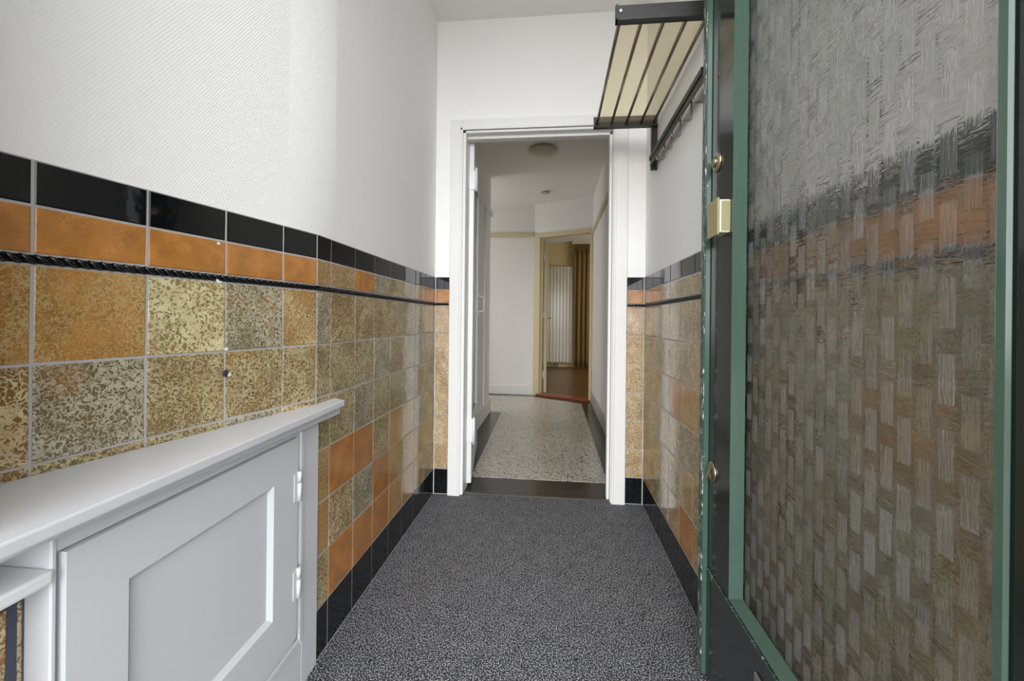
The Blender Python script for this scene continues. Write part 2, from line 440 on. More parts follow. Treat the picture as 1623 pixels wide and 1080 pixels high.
o = boxes('ceiling_room', 'hall_white', None, (-2.0, 2.3, 5.7, 9.1, 2.66, 2.76), (0.567, 2.3, 5.2, 5.7, 2.66, 2.76), (-2.0, 0.566, 5.2, 5.7, 2.66, 2.76)); tag(o, 'grey-white ceiling of the room at the far end', 'ceiling', ST)

# ------------------------------------------------------------------ tiles
def C(rgb): return lin(*rgb)
ORANGE = (C((200, 136, 66)), C((150, 98, 46)), 0.42, 1.2)
ORSMOOTH = (C((190, 122, 54)), C((156, 130, 98)), 0.22, 1.2)
ORBR = (C((176, 124, 62)), C((176, 160, 112)), 0.56, 0.5)
BROWN = (C((122, 88, 48)), C((208, 194, 150)), 0.68, 0.3)
OLIVE = (C((120, 98, 62)), C((190, 178, 138)), 0.80, 0.3)
GREY = (C((110, 98, 70)), C((188, 181, 156)), 0.82, 0.35)
CREAM = (C((146, 124, 80)), C((216, 208, 164)), 0.98, 0.15)
TAN = (C((152, 112, 64)), C((200, 182, 138)), 0.66, 0.6)
BEIGE = (C((150, 112, 68)), C((226, 212, 176)), 0.85, 1.0)
def tile_mesh(name, rects, place, parent, mat, jitter=0.0016):
    """rects: (u0,u1,z0,z1,style); place(u,z,h) -> point on the wall at height h off it"""
    bm = bmesh.new()
    L1 = bm.loops.layers.float_color.new('tint'); L2 = bm.loops.layers.float_color.new('spk'); L3 = bm.loops.layers.float_color.new('prm')
    T, G = 0.004, 0.0022
    for (u0, u1, z0, z1, st) in rects:
        a0, a1, b0, b1 = min(u0, u1) + G, max(u0, u1) - G, z0 + G, z1 - G
        ja, jb = random.uniform(-jitter, jitter), random.uniform(-jitter, jitter)
        def hh(u, z): return T + ja * (u - (a0 + a1) / 2) / 0.15 + jb * (z - (b0 + b1) / 2) / 0.15
        e = 0.0018
        out = [(a0, b0), (a1, b0), (a1, b1), (a0, b1)]
        inn = [(a0 + e, b0 + e), (a1 - e, b0 + e), (a1 - e, b1 - e), (a0 + e, b1 - e)]
        v0 = [bm.verts.new(place(u, z, 0.0005)) for u, z in out]
        v1 = [bm.verts.new(place(u, z, hh(u, z) - 0.0009)) for u, z in out]
        v2 = [bm.verts.new(place(u, z, hh(u, z))) for u, z in inn]
        fs = [bm.faces.new(v2)]
        for A, B in ((v0, v1), (v1, v2)):
            for i in range(4): fs.append(bm.faces.new([A[i], A[(i + 1) % 4], B[(i + 1) % 4], B[i]]))
        if st:
            k = random.uniform(0.88, 1.12); seed = random.random()
            for f in fs:
                for lp in f.loops:
                    lp[L1] = (*[c * k for c in st[0]], 1); lp[L2] = (*st[1], 1)
                    lp[L3] = (max(0, st[2] + 0.0), seed, st[3], 1)
    return obj(name, bm, mat, parent)
def rope_mesh(u0, u1, place, parent):
    bm = bmesh.new(); step = 0.0165
    zc = (Z_ROPE0 + Z_ROPE1) / 2; u = min(u0, u1)
    while u < max(u0, u1) - 0.004:
        rings = []
        for a in range(5):
            th = PI * a / 4
            r = math.sin(th); ring = []
            for b in range(6):
                ph = PI * b / 5
                du = math.cos(th) * 0.0105 + r * math.cos(ph) * 0.003
                dz = r * math.cos(ph) * 0.0074 + math.cos(th) * 0.0042
                ring.append(bm.verts.new(place(u + step / 2 + du, zc + dz, 0.002 + r * math.sin(ph) * 0.0075)))
            rings.append(ring)
        for A, B in zip(rings, rings[1:]):
            for b in range(5):
                f = bm.faces.new([A[b], A[b + 1], B[b + 1], B[b]]); f.smooth = True
        u += step
    bmesh.ops.remove_doubles(bm, verts=bm.verts[:], dist=1e-5)
    a_, b_ = min(u0, u1), max(u0, u1)
    v = [bm.verts.new(place(uu, zz, hh)) for hh in (0.002, 0.0042) for (uu, zz) in ((a_, Z_ROPE0 + 0.0015), (b_, Z_ROPE0 + 0.0015), (b_, Z_ROPE1 - 0.0015), (a_, Z_ROPE1 - 0.0015))]
    for q in ((4, 5, 6, 7), (0, 1, 5, 4), (1, 2, 6, 5), (2, 3, 7, 6), (3, 0, 4, 7)): bm.faces.new([v[k] for k in q])
    return obj('rope_moulding', bm, 'black_glaze', parent, 'black twisted rope moulding')
def lay(parent, cols, place, style, frieze, z_lo=0.0, skirting=True, grout='grout'):
    """cols: list of (u0,u1,index)"""
    main, skirt, cap = [], [], []
    for (u0, u1, i) in cols:
        for r in range(6):
            z0 = BASE + r * P
            if z0 + P <= z_lo + 0.01: continue
            main.append((u0, u1, max(z0, z_lo), z0 + P, style(i, r)))
        main.append((u0, u1, Z_ROPE1, Z_FR, frieze(i)))
        cap.append((u0, u1, Z_FR, Z_CAP, None)); skirt.append((u0, u1, 0.002, BASE, None))
    a, b = min(min(c[:2]) for c in cols), max(max(c[:2]) for c in cols)
    bm = bmesh.new()
    for z0, z1 in ((max(z_lo, 0), Z_CAP),):
        v = [bm.verts.new(place(u, z, h)) for h in (-0.004, 0.0024) for (u, z) in ((a, z0), (b, z0), (b, z1), (a, z1))]
        for q in ((0, 1, 2, 3), (4, 5, 6, 7), (0, 1, 5, 4), (1, 2, 6, 5), (2, 3, 7, 6), (3, 0, 4, 7)): bm.faces.new([v[k] for k in q])
    obj('grout_bed', bm, grout, parent)
    tile_mesh('glazed_tiles', main, place, parent, 'tile')
    tile_mesh('cap_tiles', cap, place, parent, 'black_glaze', 0.0012)
    if skirting: tile_mesh('skirting_tiles', skirt, place, parent, 'black_terrazzo', 0.0005)
    rope_mesh(a, b, place, parent)

# ------------------------------------------------------------------ left wall
far_end = near(0.90)
bm = bmesh.new()
fil = []
for k in range(9):                       # softly rounded plaster bend
    t_ = k / 8.0; p0 = Vector((XL, 1.134 + 0.10)); p1 = Vector((XL, 1.134)); p2 = Vector((BEND + ND * 0.10)[:2])
    q = p0 * (1 - t_) ** 2 + p1 * 2 * t_ * (1 - t_) + p2 * t_ ** 2; fil.append((q.x, q.y))
add_prism(bm, [(XL, YB)] + fil + [(far_end.x, far_end.y), (far_end.x - 0.15, far_end.y), (XL - 0.22, 1.134), (XL - 0.22, YB)], 0.0, HC)
for f in bm.faces:
    f.normal_update()
    if abs(f.normal.z) < 0.5 and f.calc_area() < 0.2: f.smooth = True
wall_left = obj('wall_left', bm, 'wallpaper'); tag(wall_left, 'left passage wall, woven white wallpaper above yellow-brown tiles', 'wall', ST)
def place_far(u, z, h): return Vector((XL + h, u, z))
NN = Vector((-ND.y, ND.x, 0));  NN = NN if NN.x > 0 else -NN
def place_near(u, z, h): p = BEND + ND * u + NN * h; return Vector((p.x, p.y, z))
FAR = {(1, 5): BROWN, (2, 5): BROWN, (3, 5): BROWN, (4, 5): BROWN, (5, 5): BROWN, (0, 5): GREY,
       (0, 4): OLIVE, (1, 4): OLIVE, (2, 4): OLIVE, (3, 4): GREY, (4, 4): OLIVE, (5, 4): OLIVE,
       (0, 3): OLIVE, (1, 3): OLIVE, (2, 3): GREY, (3, 3): OLIVE, (4, 3): OLIVE,
       (0, 2): ORBR, (1, 2): ORSMOOTH, (2, 2): ORSMOOTH, (3, 2): OLIVE, (4, 2): ORBR, (5, 2): TAN,
       (0, 1): ORBR, (1, 1): BROWN, (2, 1): GREY, (3, 1): ORSMOOTH, (4, 1): ORBR, (5, 1): TAN,
       (0, 0): OLIVE, (1, 0): ORSMOOTH, (2, 0): ORSMOOTH, (3, 0): ORSMOOTH, (4, 0): ORBR, (5, 0): ORBR}
FFAR = {0: TAN, 1: TAN, 2: ORANGE, 3: GREY, 4: BROWN, 5: OLIVE, 6: TAN, 7: ORANGE, 8: ORANGE}
js = [1.1345, 1.2088] + [1.2088 + P * k for k in range(1, 8)] + [YB - 0.006]
lay(wall_left, [(js[i], js[i + 1], i) for i in range(len(js) - 1)], place_far,
    lambda i, r: FAR.get((i, r), random.choice((OLIVE, TAN, OLIVE, TAN, GREY))), lambda i: FFAR.get(i, TAN))
NEAR = {(0, 5): TAN, (1, 5): GREY, (2, 5): CREAM, (3, 5): ORBR, (4, 5): ORBR, (0, 4): OLIVE, (1, 4): OLIVE, (2, 4): OLIVE, (3, 4): GREY, (4, 4): BROWN}
js = [0.001, 0.1168] + [0.1168 + P * k for k in range(1, 6)]
lay(wall_left, [(js[i], js[i + 1], i) for i in range(len(js) - 1)], place_near,
    lambda i, r: NEAR.get((i, r), random.choice((OLIVE, BROWN, GREY))), lambda i: ORANGE, z_lo=0.61, skirting=False)
# drilled hole with a chipped plug in the tile joint
bm = bmesh.new(); c = place_near(0.272, 0.872, 0.0045)
add_lathe(bm, [(0.0075, 0), (0.0075, 0.0012), (0.003, 0.0016)], (0, 0, 0), 'X', 12)
bmesh.ops.rotate(bm, verts=bm.verts[:], matrix=Matrix.Rotation(-0.2133, 3, 'Z')); bmesh.ops.translate(bm, verts=bm.verts[:], vec=c)
obj('screw_hole', bm, 'rubber_seal', wall_left)
bm = bmesh.new()
for (k, z, r) in ((0.262, 0.868, 0.006), (0.287, 1.078, 0.008), (0.270, 0.926, 0.005), (0.29, 1.16, 0.004)):
    add_lathe(bm, [(r, 0), (r * 0.7, 0.0016)], (0, 0, 0), 'X', 7)
    vs = [v for v in bm.verts if not v.tag]
    bmesh.ops.rotate(bm, verts=vs, matrix=Matrix.Rotation(-0.2133, 3, 'Z')); bmesh.ops.translate(bm, verts=vs, vec=place_near(k, z, 0.0042))
    for v in vs: v.tag = True
obj('glaze_chip', bm, 'grommet_white', wall_left)

# ------------------------------------------------------------------ right wall
wall_right = boxes('wall_right', 'wallpaper', None, (XR, XR + 0.12, 0.0, YB, 0, HC)); tag(wall_right, 'right passage wall, white above yellow-brown tiles, behind the green door', 'wall', ST)
def place_r(u, z, h): return Vector((XR - h, u, z))
RT = {(0, 5): OLIVE, (0, 4): OLIVE}
js = [YB - 0.006, 2.283, 2.128] + [1.973 - P * k for k in range(0, 11)]
RR = {(4, 3): ORSMOOTH, (5, 3): ORBR, (5, 0): ORSMOOTH, (4, 0): TAN, (6, 5): OLIVE, (5, 5): BROWN, (6, 4): TAN, (7, 3): ORBR}
lay(wall_right, [(js[i + 1], js[i], i) for i in range(len(js) - 1)], place_r,
    lambda i, r: RR.get((i, r), random.choice((OLIVE, TAN, OLIVE, TAN, GREY, BROWN))), lambda i: ORANGE if i < 3 or i > 7 else random.choice((OLIVE, BROWN)))

# ------------------------------------------------------------------ back wall of the passage with the hall opening
OX0, OX1, OZ = -0.512, 0.318, 2.062
wall_back = boxes('wall_back', 'ceiling_white', None, (-0.9, OX0, YB, YB + 0.12, 0, HC), (OX1, 0.61, YB, YB + 0.12, 0, HC), (OX0, OX1, YB, YB + 0.12, OZ, HC))
tag(wall_back, 'white end wall of the passage around the hall doorway', 'wall', ST)
def place_b(u, z, h): return Vector((u, YB - h, z))
lay(wall_back, [(XL + 0.005, -0.594, 0)], place_b, lambda i, r: BEIGE, lambda i: ORANGE)
lay(wall_back, [(0.393, XR - 0.005, 0)], place_b, lambda i, r: BEIGE, lambda i: ORANGE)
# door frame (architrave + lining)
frame = thing('trim_1', (-0.1, YB, 0), 'white painted door frame around the hall doorway', 'door frame', ST)
fy = YB - 0.022
boxes('architrave', 'white_trim', frame, (-0.592, -0.523, fy, YB + 0.005, 0, 2.125), (0.319, 0.392, fy, YB + 0.005, 0, 2.125), (-0.523, 0.319, fy, YB + 0.005, 2.066, 2.125), bevel=0.003)
boxes('architrave_bead', 'white_trim', frame, (-0.536, -0.521, fy - 0.003, fy + 0.012, 0.001, 2.08), (0.317, 0.331, fy - 0.003, fy + 0.012, 0.001, 2.08), (-0.536, 0.331, fy - 0.003, fy + 0.012, 2.066, 2.08), bevel=0.003)
boxes('lining', 'white_trim', frame, (-0.523, -0.505, YB - 0.012, YB + 0.125, 0.006, 2.066), (0.312, 0.319, YB - 0.012, YB + 0.125, 0.006, 2.066), (-0.523, 0.319, YB - 0.012, YB + 0.125, 2.052, 2.066), bevel=0.002)
boxes('stop', 'white_trim', frame, (0.298, 0.312, YB + 0.03, YB + 0.075, 0.006, 2.052), (-0.505, 0.312, YB + 0.03, YB + 0.075, 2.035, 2.052), bevel=0.002)
o = boxes('trim_2', 'steel_dull', None, (-0.505, 0.312, 2.345, 2.366, 0.0, 0.006), bevel=0.002); tag(o, 'narrow grey metal strip where the speckled mat meets the hall', 'threshold strip', ST)

# ------------------------------------------------------------------ inner glazed hall door (opened into the hall)
hinge = Vector((-0.478, 2.430, 0)); dl = Vector((-0.107, 0.77, 0)).normalized(); dn = Vector((dl.y, -dl.x, 0))
def dp(s, d, z): p = hinge + dl * s + dn * d; return (p.x, p.y, z)
def dbox(bm, s0, s1, d0, d1, z0, z1, bevel=0.0):
    add_hexa(bm, [dp(s0, d0, z0), dp(s0, d1, z0), dp(s1, d1, z0), dp(s1, d0, z0), dp(s0, d0, z1), dp(s0, d1, z1), dp(s1, d1, z1), dp(s1, d0, z1)], bevel)
door = thing('door_2', tuple(hinge), 'white glazed inner door standing open against the hall left side', 'door', ST)
W, T = 0.775, 0.038
bm = bmesh.new()
dbox(bm, 0, 0.105, -T, 0, 0.03, 2.045, 0.003); dbox(bm, W - 0.105, W, -T, 0, 0.03, 2.045, 0.003)
dbox(bm, 0.105, W - 0.105, -T, 0, 0.03, 0.36, 0.003); dbox(bm, 0.105, W - 0.105, -T, 0, 1.93, 2.045, 0.003)
obj('frame', bm, 'white_gloss', door)
bm = bmesh.new(); dbox(bm, 0.105, W - 0.105, -T / 2 - 0.003, -T / 2 + 0.003, 0.36, 1.93); obj('glass_pane', bm, 'ribbed_glass', door)
bm = bmesh.new()
for a, b, c, d in ((0.105, 0.12, 0.36, 1.93), (W - 0.12, W - 0.105, 0.36, 1.93), (0.12, W - 0.12, 0.36, 0.375), (0.12, W - 0.12, 1.915, 1.93)):
    dbox(bm, a, b, -0.016, -0.002, c, d, 0.002)
obj('glazing_bead', bm, 'white_gloss', door)
for z0, z1 in ((1.765, 1.878), (0.275, 0.41)):
    bm = bmesh.new(); add_tube(bm, [dp(-0.012, 0.013, z0 - 0.012), dp(-0.012, 0.013, z1 + 0.012)], 0.0075, 12)
    dbox(bm, -0.006, -0.0005, -T - 0.002, 0.008, z0, z1, 0.001)
    obj('hinge', bm, 'white_gloss', door)
for sgn in (1, -1):
    d0 = 0 if sgn > 0 else -T
    bm = bmesh.new(); s = W - 0.06
    add_tube(bm, [dp(s, d0, 1.175), dp(s, d0 + sgn * 0.036, 1.172), dp(s, d0 + sgn * 0.043, 1.160), dp(s, d0 + sgn * 0.043, 1.075), dp(s, d0 + sgn * 0.036, 1.063), dp(s, d0, 1.060)], 0.006, 10)
    h = obj('handle', bm, 'white_gloss', door)
    bm = bmesh.new()
    for z in (1.19, 1.045): dbox(bm, s - 0.012, s + 0.012, min(d0, d0 + sgn * 0.006), max(d0, d0 + sgn * 0.006), z - 0.02, z + 0.02, 0.002)
    obj('mounting_plate', bm, 'white_gloss', h)

# ------------------------------------------------------------------ inner hall walls
o = boxes('wall_hall_right', 'hall_white', None, (0.466, 0.566, YB + 0.12, 5.25, 0, 2.66)); tag(o, 'right wall of the inner hall with a cream picture rail', 'wall', ST)
o = boxes('wall_hall_left', 'hall_white', None, (-0.80, -0.69, YB + 0.12, 4.44, 0, HC2), (-2.7, -0.80, 4.34, 4.44, 0, HC2)); tag(o, 'left wall of the inner hall beside the open glazed door', 'wall', ST)
o = boxes('wall_hall_rear', 'hall_white', None, (-2.7, -0.27, 5.555, 5.655, 0, 2.66)); tag(o, 'pale rear wall of the hall left of the angled doorway', 'wall', ST)
o = boxes('wall_hall_end', 'hall_white', None, (-2.70, -2.60, 4.44, 4.6, 0, HC2), (-2.70, -2.60, 5.4, 5.555, 0, HC2), (-2.70, -2.60, 4.6, 5.4, 0, 0.75), (-2.70, -2.60, 4.6, 5.4, 2.25, HC2)); tag(o, 'end wall with an added window in the hall side arm, hidden round the corner', 'wall', ST)
o = boxes('window_1', 'white_trim', None, (-2.67, -2.62, 4.6, 4.65, 0.75, 2.25), (-2.67, -2.62, 5.35, 5.4, 0.75, 2.25), (-2.67, -2.62, 4.65, 5.35, 0.75, 0.80), (-2.67, -2.62, 4.65, 5.35, 2.2, 2.25)); tag(o, 'white frame of an added, unseen window in the hall side arm', 'window', ST)  # unseen window, added to bring light into the hall
# angled wall with doorway
A = Vector((-0.27, 5.555, 0)); B = Vector((0.466, 5.197, 0)); ad = (B - A).normalized(); an = Vector((-ad.y, ad.x, 0)); AL = (B - A).length
def ap(s, d, z): p = A + ad * s + an * d; return (p.x, p.y, z)
def abox(bm, s0, s1, d0, d1, z0, z1, bevel=0.0):
    add_hexa(bm, [ap(s0, d0, z0), ap(s1, d0, z0), ap(s1, d1, z0), ap(s0, d1, z0), ap(s0, d0, z1), ap(s1, d0, z1), ap(s1, d1, z1), ap(s0, d1, z1)], bevel)
bm = bmesh.new(); abox(bm, 0, AL, 0, 0.10, 2.145, 2.66)
o = obj('wall_hall_angled', bm, 'hall_white'); tag(o, 'angled wall piece above the far doorway', 'wall', ST)
fr = thing('trim_3', tuple(A), 'cream door frame of the angled far doorway', 'door frame', ST)
bm = bmesh.new(); abox(bm, 0.0, 0.09, -0.015, 0.10, 0, 2.145, 0.003); abox(bm, AL - 0.035, AL, -0.015, 0.10, 0, 2.145, 0.003); abox(bm, 0.09, AL - 0.035, -0.015, 0.10, 2.085, 2.145, 0.003)
obj('jamb', bm, 'cream_paint', fr)
bm = bmesh.new(); abox(bm, 0.09, 0.103, 0.02, 0.05, 0.02, 2.085, 0.002); abox(bm, AL - 0.048, AL - 0.035, 0.02, 0.05, 0.02, 2.085, 0.002)
obj('stop', bm, 'cream_paint', fr)
bm = bmesh.new(); abox(bm, 0.05, AL - 0.01, -0.03, 0.11, 0.0, 0.028, 0.006)
o = obj('trim_4', bm, 'threshold_wood'); tag(o, 'red-brown wooden threshold of the angled far doorway', 'threshold', ST)
# picture rails and baseboards
o = boxes('trim_5', 'cream_paint', None, (-2.6, -0.272, 5.533, 5.5545, 2.105, 2.165), bevel=0.004); tag(o, 'cream picture rail on the hall rear wall', 'picture rail', ST)
o = boxes('trim_6', 'cream_paint', None, (0.444, 0.4655, YB + 0.13, 5.18, 2.055, 2.115), bevel=0.004); tag(o, 'cream picture rail along the hall right wall', 'picture rail', ST)
o = boxes('trim_7', 'hall_white', None, (-0.6895, -0.668, 3.45, 4.46, 2.105, 2.165), bevel=0.004); tag(o, 'pale picture rail stub on the hall left wall corner', 'picture rail', ST)
o = boxes('baseboard_rear', 'hall_white', None, (-2.6, -0.27, 5.538, 5.5545, 0.006, 0.13), bevel=0.003); tag(o, 'white baseboard of the hall rear wall', 'baseboard', ST)
o = boxes('baseboard_right', 'skirting_grey', None, (0.452, 0.4655, YB + 0.13, 5.17, 0.005, 0.14), bevel=0.003); tag(o, 'grey baseboard of the hall right wall', 'baseboard', ST)
o = boxes('baseboard_left', 'hall_white', None, (-0.6895, -0.672, YB + 0.2, 4.455, 0.005, 0.16), (-0.8, -0.672, 4.4405, 4.456, 0.005, 0.16), bevel=0.003); tag(o, 'white baseboard at the hall left wall corner', 'baseboard', ST)
o = boxes('trim_8', 'hall_white', None, (-0.6895, -0.675, 3.38, 3.50, 0.16, 2.10), (-0.6895, -0.675, 4.05, 4.17, 0.16, 2.10), bevel=0.003); tag(o, 'white flat door casing on the hall left wall', 'casing', ST)
# ceiling lamp, smoke detector
lamp = thing('ceiling_lamp', (-0.112, 3.74, HC2), 'round opal dome lamp on the hall ceiling', 'lamp')
bm = bmesh.new(); add_lathe(bm, [(0.118, -0.0005), (0.118, -0.014), (0.112, -0.016)], lamp.location, 'Z', 40); obj('base', bm, 'lamp_opal', lamp)
bm = bmesh.new(); add_lathe(bm, [(0.108, -0.016), (0.128, -0.018), (0.130, -0.024), (0.118, -0.042), (0.095, -0.056), (0.06, -0.066), (0.02, -0.071), (0.002, -0.0715)], lamp.location, 'Z', 40); obj('lamp_shade', bm, 'lamp_opal', lamp)
sd = thing('smoke_detector', (-0.122, 4.97, HC2), 'small round white smoke detector on the hall ceiling', 'smoke detector')
bm = bmesh.new(); add_lathe(bm, [(0.052, -0.0005), (0.052, -0.012)], sd.location, 'Z', 30); obj('base', bm, 'hall_white', sd)
bm = bmesh.new(); add_lathe(bm, [(0.047, -0.012), (0.047, -0.02)], sd.location, 'Z', 30); obj('vent_ring', bm, 'rubber_seal', sd, 'dark vent ring')
bm = bmesh.new(); add_lathe(bm, [(0.05, -0.02), (0.049, -0.03), (0.036, -0.036), (0.002, -0.037)], sd.location, 'Z', 30); obj('cover', bm, 'lamp_opal', sd)

# ------------------------------------------------------------------ room at the far end
YR = 8.97
o = boxes('wall_room_back', 'room_wall', None, (-2.0, 2.3, YR, YR + 0.1, 0, 2.66)); tag(o, 'cream back wall of the far room behind the radiator', 'wall', ST)
o = boxes('wall_room_left', 'room_wall', None, (-2.0, -1.9, 5.655, YR, 0, 2.66)); tag(o, 'left wall of the far room, hidden from view', 'wall', ST)
o = boxes('wall_room_right', 'room_wall', None, (2.2, 2.3, 5.25, 6.4, 0, 2.66), (2.2, 2.3, 8.2, YR, 0, 2.66), (2.2, 2.3, 6.4, 8.2, 0, 0.6), (2.2, 2.3, 6.4, 8.2, 2.2, 2.66)); tag(o, 'right wall of the far room with an added window', 'wall', ST)
o = boxes('wall_room_front', 'room_wall', None, (0.566, 2.3, 5.20, 5.30, 0, 2.66)); tag(o, 'front wall of the far room, hidden from view', 'wall', ST)
o = boxes('window_2', 'white_trim', None, (2.2, 2.27, 6.4, 6.46, 0.6, 2.2), (2.2, 2.27, 8.14, 8.2, 0.6, 2.2), (2.2, 2.27, 6.46, 8.14, 0.6, 0.66), (2.2, 2.27, 6.46, 8.14, 2.14, 2.2), (2.2, 2.27, 7.27, 7.33, 0.66, 2.14)); tag(o, 'white frame of an added, unseen window in the far room right wall', 'window', ST)  # unseen side window, added to bring light into the far room
o = boxes('baseboard_room', 'room_wall', None, (-1.9, 2.2, YR - 0.014, YR - 0.0005, 0.008, 0.075)); tag(o, 'cream baseboard of the far room', 'baseboard', ST)
rad = thing('radiator', (0.12, YR - 0.06, 0.1), 'tall white vertical panel radiator on the far cream wall', 'radiator')
bm = bmesh.new(); nfin = 9; x0, x1 = -0.235, 0.392; ww = (x1 - x0) / nfin
add_box(bm, x0, x1, YR - 0.075, YR - 0.062, 0.12, 2.125)
for i in range(nfin): add_box(bm, x0 + i * ww + 0.006, x0 + (i + 1) * ww - 0.006, YR - 0.095, YR - 0.0745, 0.105, 2.14, 0.006)
obj('panel', bm, 'radiator_white', rad)
for z in (0.30, 1.85): boxes('bracket', 'radiator_white', rad, (x0, x1, YR - 0.06, YR - 0.0005, z, z + 0.06))
for px in (0.02, 0.075):
    bm = bmesh.new(); add_tube(bm, [(px, YR - 0.07, 0.125), (px, YR - 0.07, 0.010)], 0.009, 10); obj('pipe', bm, 'rubber_seal', rad, 'dark feed pipe below the panel')
bm = bmesh.new(); add_tube(bm, [(-0.06, YR - 0.07, 0.075), (0.09, YR - 0.07, 0.075)], 0.014, 12); add_lathe(bm, [(0.018, 0), (0.022, -0.05), (0.015, -0.055)], (-0.03, YR - 0.085, 0.075), 'Y', 16)
obj('valve', bm, 'steel_dull', rad, 'grey valve and dial below the panel')
cur = thing('curtain', (0.72, YR - 0.12, 0), 'long golden brown curtain beside the white radiator', 'curtain')
def drape(name, x0, x1, z0, z1, amp, k, yb, mat, thick=0.004):
    bm = bmesh.new(); nx, nz = 90, 14; grid = []
    for side in (0, 1):
        g = []
        for j in range(nz + 1):
            row = []; tz = j / nz
            for i in range(nx + 1):
                tx = i / nx; x = x0 + (x1 - x0) * tx
                y = yb + amp * (0.55 + 0.45 * (1 - tz)) * math.sin(k * x + 1.3 * math.sin(9 * x) + 0.25 * math.sin(4 * tz)) + side * thick
                row.append(bm.verts.new((x, y, z0 + (z1 - z0) * tz)))
            g.append(row)
        grid.append(g)
    for s, g in enumerate(grid):
        for j in range(nz):
            for i in range(nx):
                f = bm.faces.new([g[j][i], g[j][i + 1], g[j + 1][i + 1], g[j + 1][i]]); f.smooth = True
    for j in range(nz):
        for i in (0, nx): bm.faces.new([grid[0][j][i], grid[0][j + 1][i], grid[1][j + 1][i], grid[1][j][i]])
    for i in range(nx):
        for j in (0, nz): bm.faces.new([grid[0][j][i], grid[0][j][i + 1], grid[1][j][i + 1], grid[1][j][i]])
    return obj(name, bm, mat, cur)
drape('drape', 0.41, 1.25, 0.035, 2.47, 0.030, 62.0, YR - 0.14, 'curtain')
drape('header_tape', 0.41, 1.25, 2.47, 2.575, 0.016, 150.0, YR - 0.14, 'curtain')
o = boxes('curtain_rail', 'cream_paint', None, (0.36, 1.6, YR - 0.15, YR - 0.12, 2.60, 2.6595), bevel=0.004); tag(o, 'cream curtain rail under the far room ceiling', 'curtain rail')
# door of the angled doorway, opened into the room
dh = Vector(ap(0.100, 0.10, 0)); tgt = Vector((-0.145, 6.30, 0)); dl = (tgt - dh).normalized(); dn = Vector((dl.y, -dl.x, 0)); hinge = dh + dn * 0.04
rd = thing('door_3', tuple(dh), 'cream panelled door opened into the far room', 'door', ST)
W, T = 0.70, 0.038
bm = bmesh.new(); dbox(bm, 0, W, -T, 0, 0.03, 2.06, 0.003); obj('panel', bm, 'cream_paint', rd)
bm = bmesh.new(); dbox(bm, 0.10, W - 0.10, 0, 0.012, 0.50, 1.90, 0.004); obj('raised_panel', bm, 'cream_paint', rd)
for z0, z1 in ((1.80, 1.90), (1.02, 1.12), (0.22, 0.32)):
    bm = bmesh.new(); add_tube(bm, [dp(-0.010, -T - 0.004, z0), dp(-0.010, -T - 0.004, z1)], 0.009, 10); obj('hinge', bm, 'white_trim', rd)
bm = bmesh.new(); add_tube(bm, [dp(W - 0.06, 0, 1.03), dp(W - 0.06, 0.05, 1.03), dp(W - 0.07, 0.055, 1.03), dp(W - 0.16, 0.055, 1.03)], 0.008, 10); obj('handle', bm, 'steel_dull', rd, 'metal lever handle')

# ------------------------------------------------------------------ meter cupboard on the left
cup = thing('cupboard', (-0.70, 0.8, 0), 'low white panelled wall cupboard with a broad ledge, on the left', 'cupboard')
CS = 0.045
def cx(y, d=0.0): return -0.672 + CS * (1.142 - y) + d
def cpb(bm, y0, y1, d0, d1, z0, z1, bevel=0.0):
    """box along the slightly slanted cupboard front; d = distance in front of it"""
    add_hexa(bm, [(cx(y0, d0), y0, z0), (cx(y0, d1), y0, z0), (cx(y1, d1), y1, z0), (cx(y1, d0), y1, z0), (cx(y0, d0), y0, z1), (cx(y0, d1), y0, z1), (cx(y1, d1), y1, z1), (cx(y1, d0), y1, z1)], bevel)
bm = bmesh.new()
cpb(bm, 1.062, 1.142, -0.006, 0, 0.0, 0.705, 0.0015)      # right stile
add_prism(bm, [(-0.80, 0.4745), (cx(0.4745), 0.4745), (cx(0.481), 0.481), (-0.80, 0.481)], 0.0, 0.725)      # left end panel
cpb(bm, 0.481, 1.062, -0.006, 0, 0.0, 0.130, 0.0015)      # plinth board
cpb(bm, 0.481, 1.062, -0.006, 0.001, 0.690, 0.722, 0.0005)    # top rail
obj('body', bm, 'cupboard_white', cup)
bm = bmesh.new()
cpb(bm, 1.046, 1.062, -0.005, 0.004, 0.130, 0.697, 0.002); cpb(bm, 0.4735, 0.481, -0.008, 0.003, 0.0, 0.722, 0.002); cpb(bm, 0.479, 1.046, -0.005, 0.004, 0.130, 0.146, 0.002)
cpb(bm, 1.026, 1.046, -0.005, -0.001, 0.146, 0.697, 0.001); cpb(bm, 0.479, 1.046, -0.005, -0.001, 0.146, 0.164, 0.001)
obj('frame_bead', bm, 'cupboard_white', cup)
bm = bmesh.new(); add_prism(bm, [(cx(1.05, -0.007), 1.05), (cx(0.482, -0.008), 0.482), (cx(0.482, -0.006), 0.482), (cx(1.05, -0.005), 1.05)], 0.02, 0.70); obj('inside', bm, 'cupboard_white', cup)
cd = bmesh.new()
y0, y1, z0, z1 = 0.487, 1.023, 0.168, 0.6875; py0, py1, pz0, pz1 = 0.572, 0.924, 0.279, 0.600
cpb(cd, y0, py0, -0.004, 0.009, z0, z1); cpb(cd, py1, y1, -0.004, 0.009, z0, z1)
cpb(cd, py0, py1, -0.004, 0.009, z0, pz0, 0.0); cpb(cd, py0, py1, -0.004, 0.009, pz1, z1, 0.0)
cpb(cd, py0, py1, -0.004, -0.001, pz0, pz1)
dr = obj('door', cd, 'cupboard_white', cup)
bm = bmesh.new()     # bevelled moulding round the sunk panel
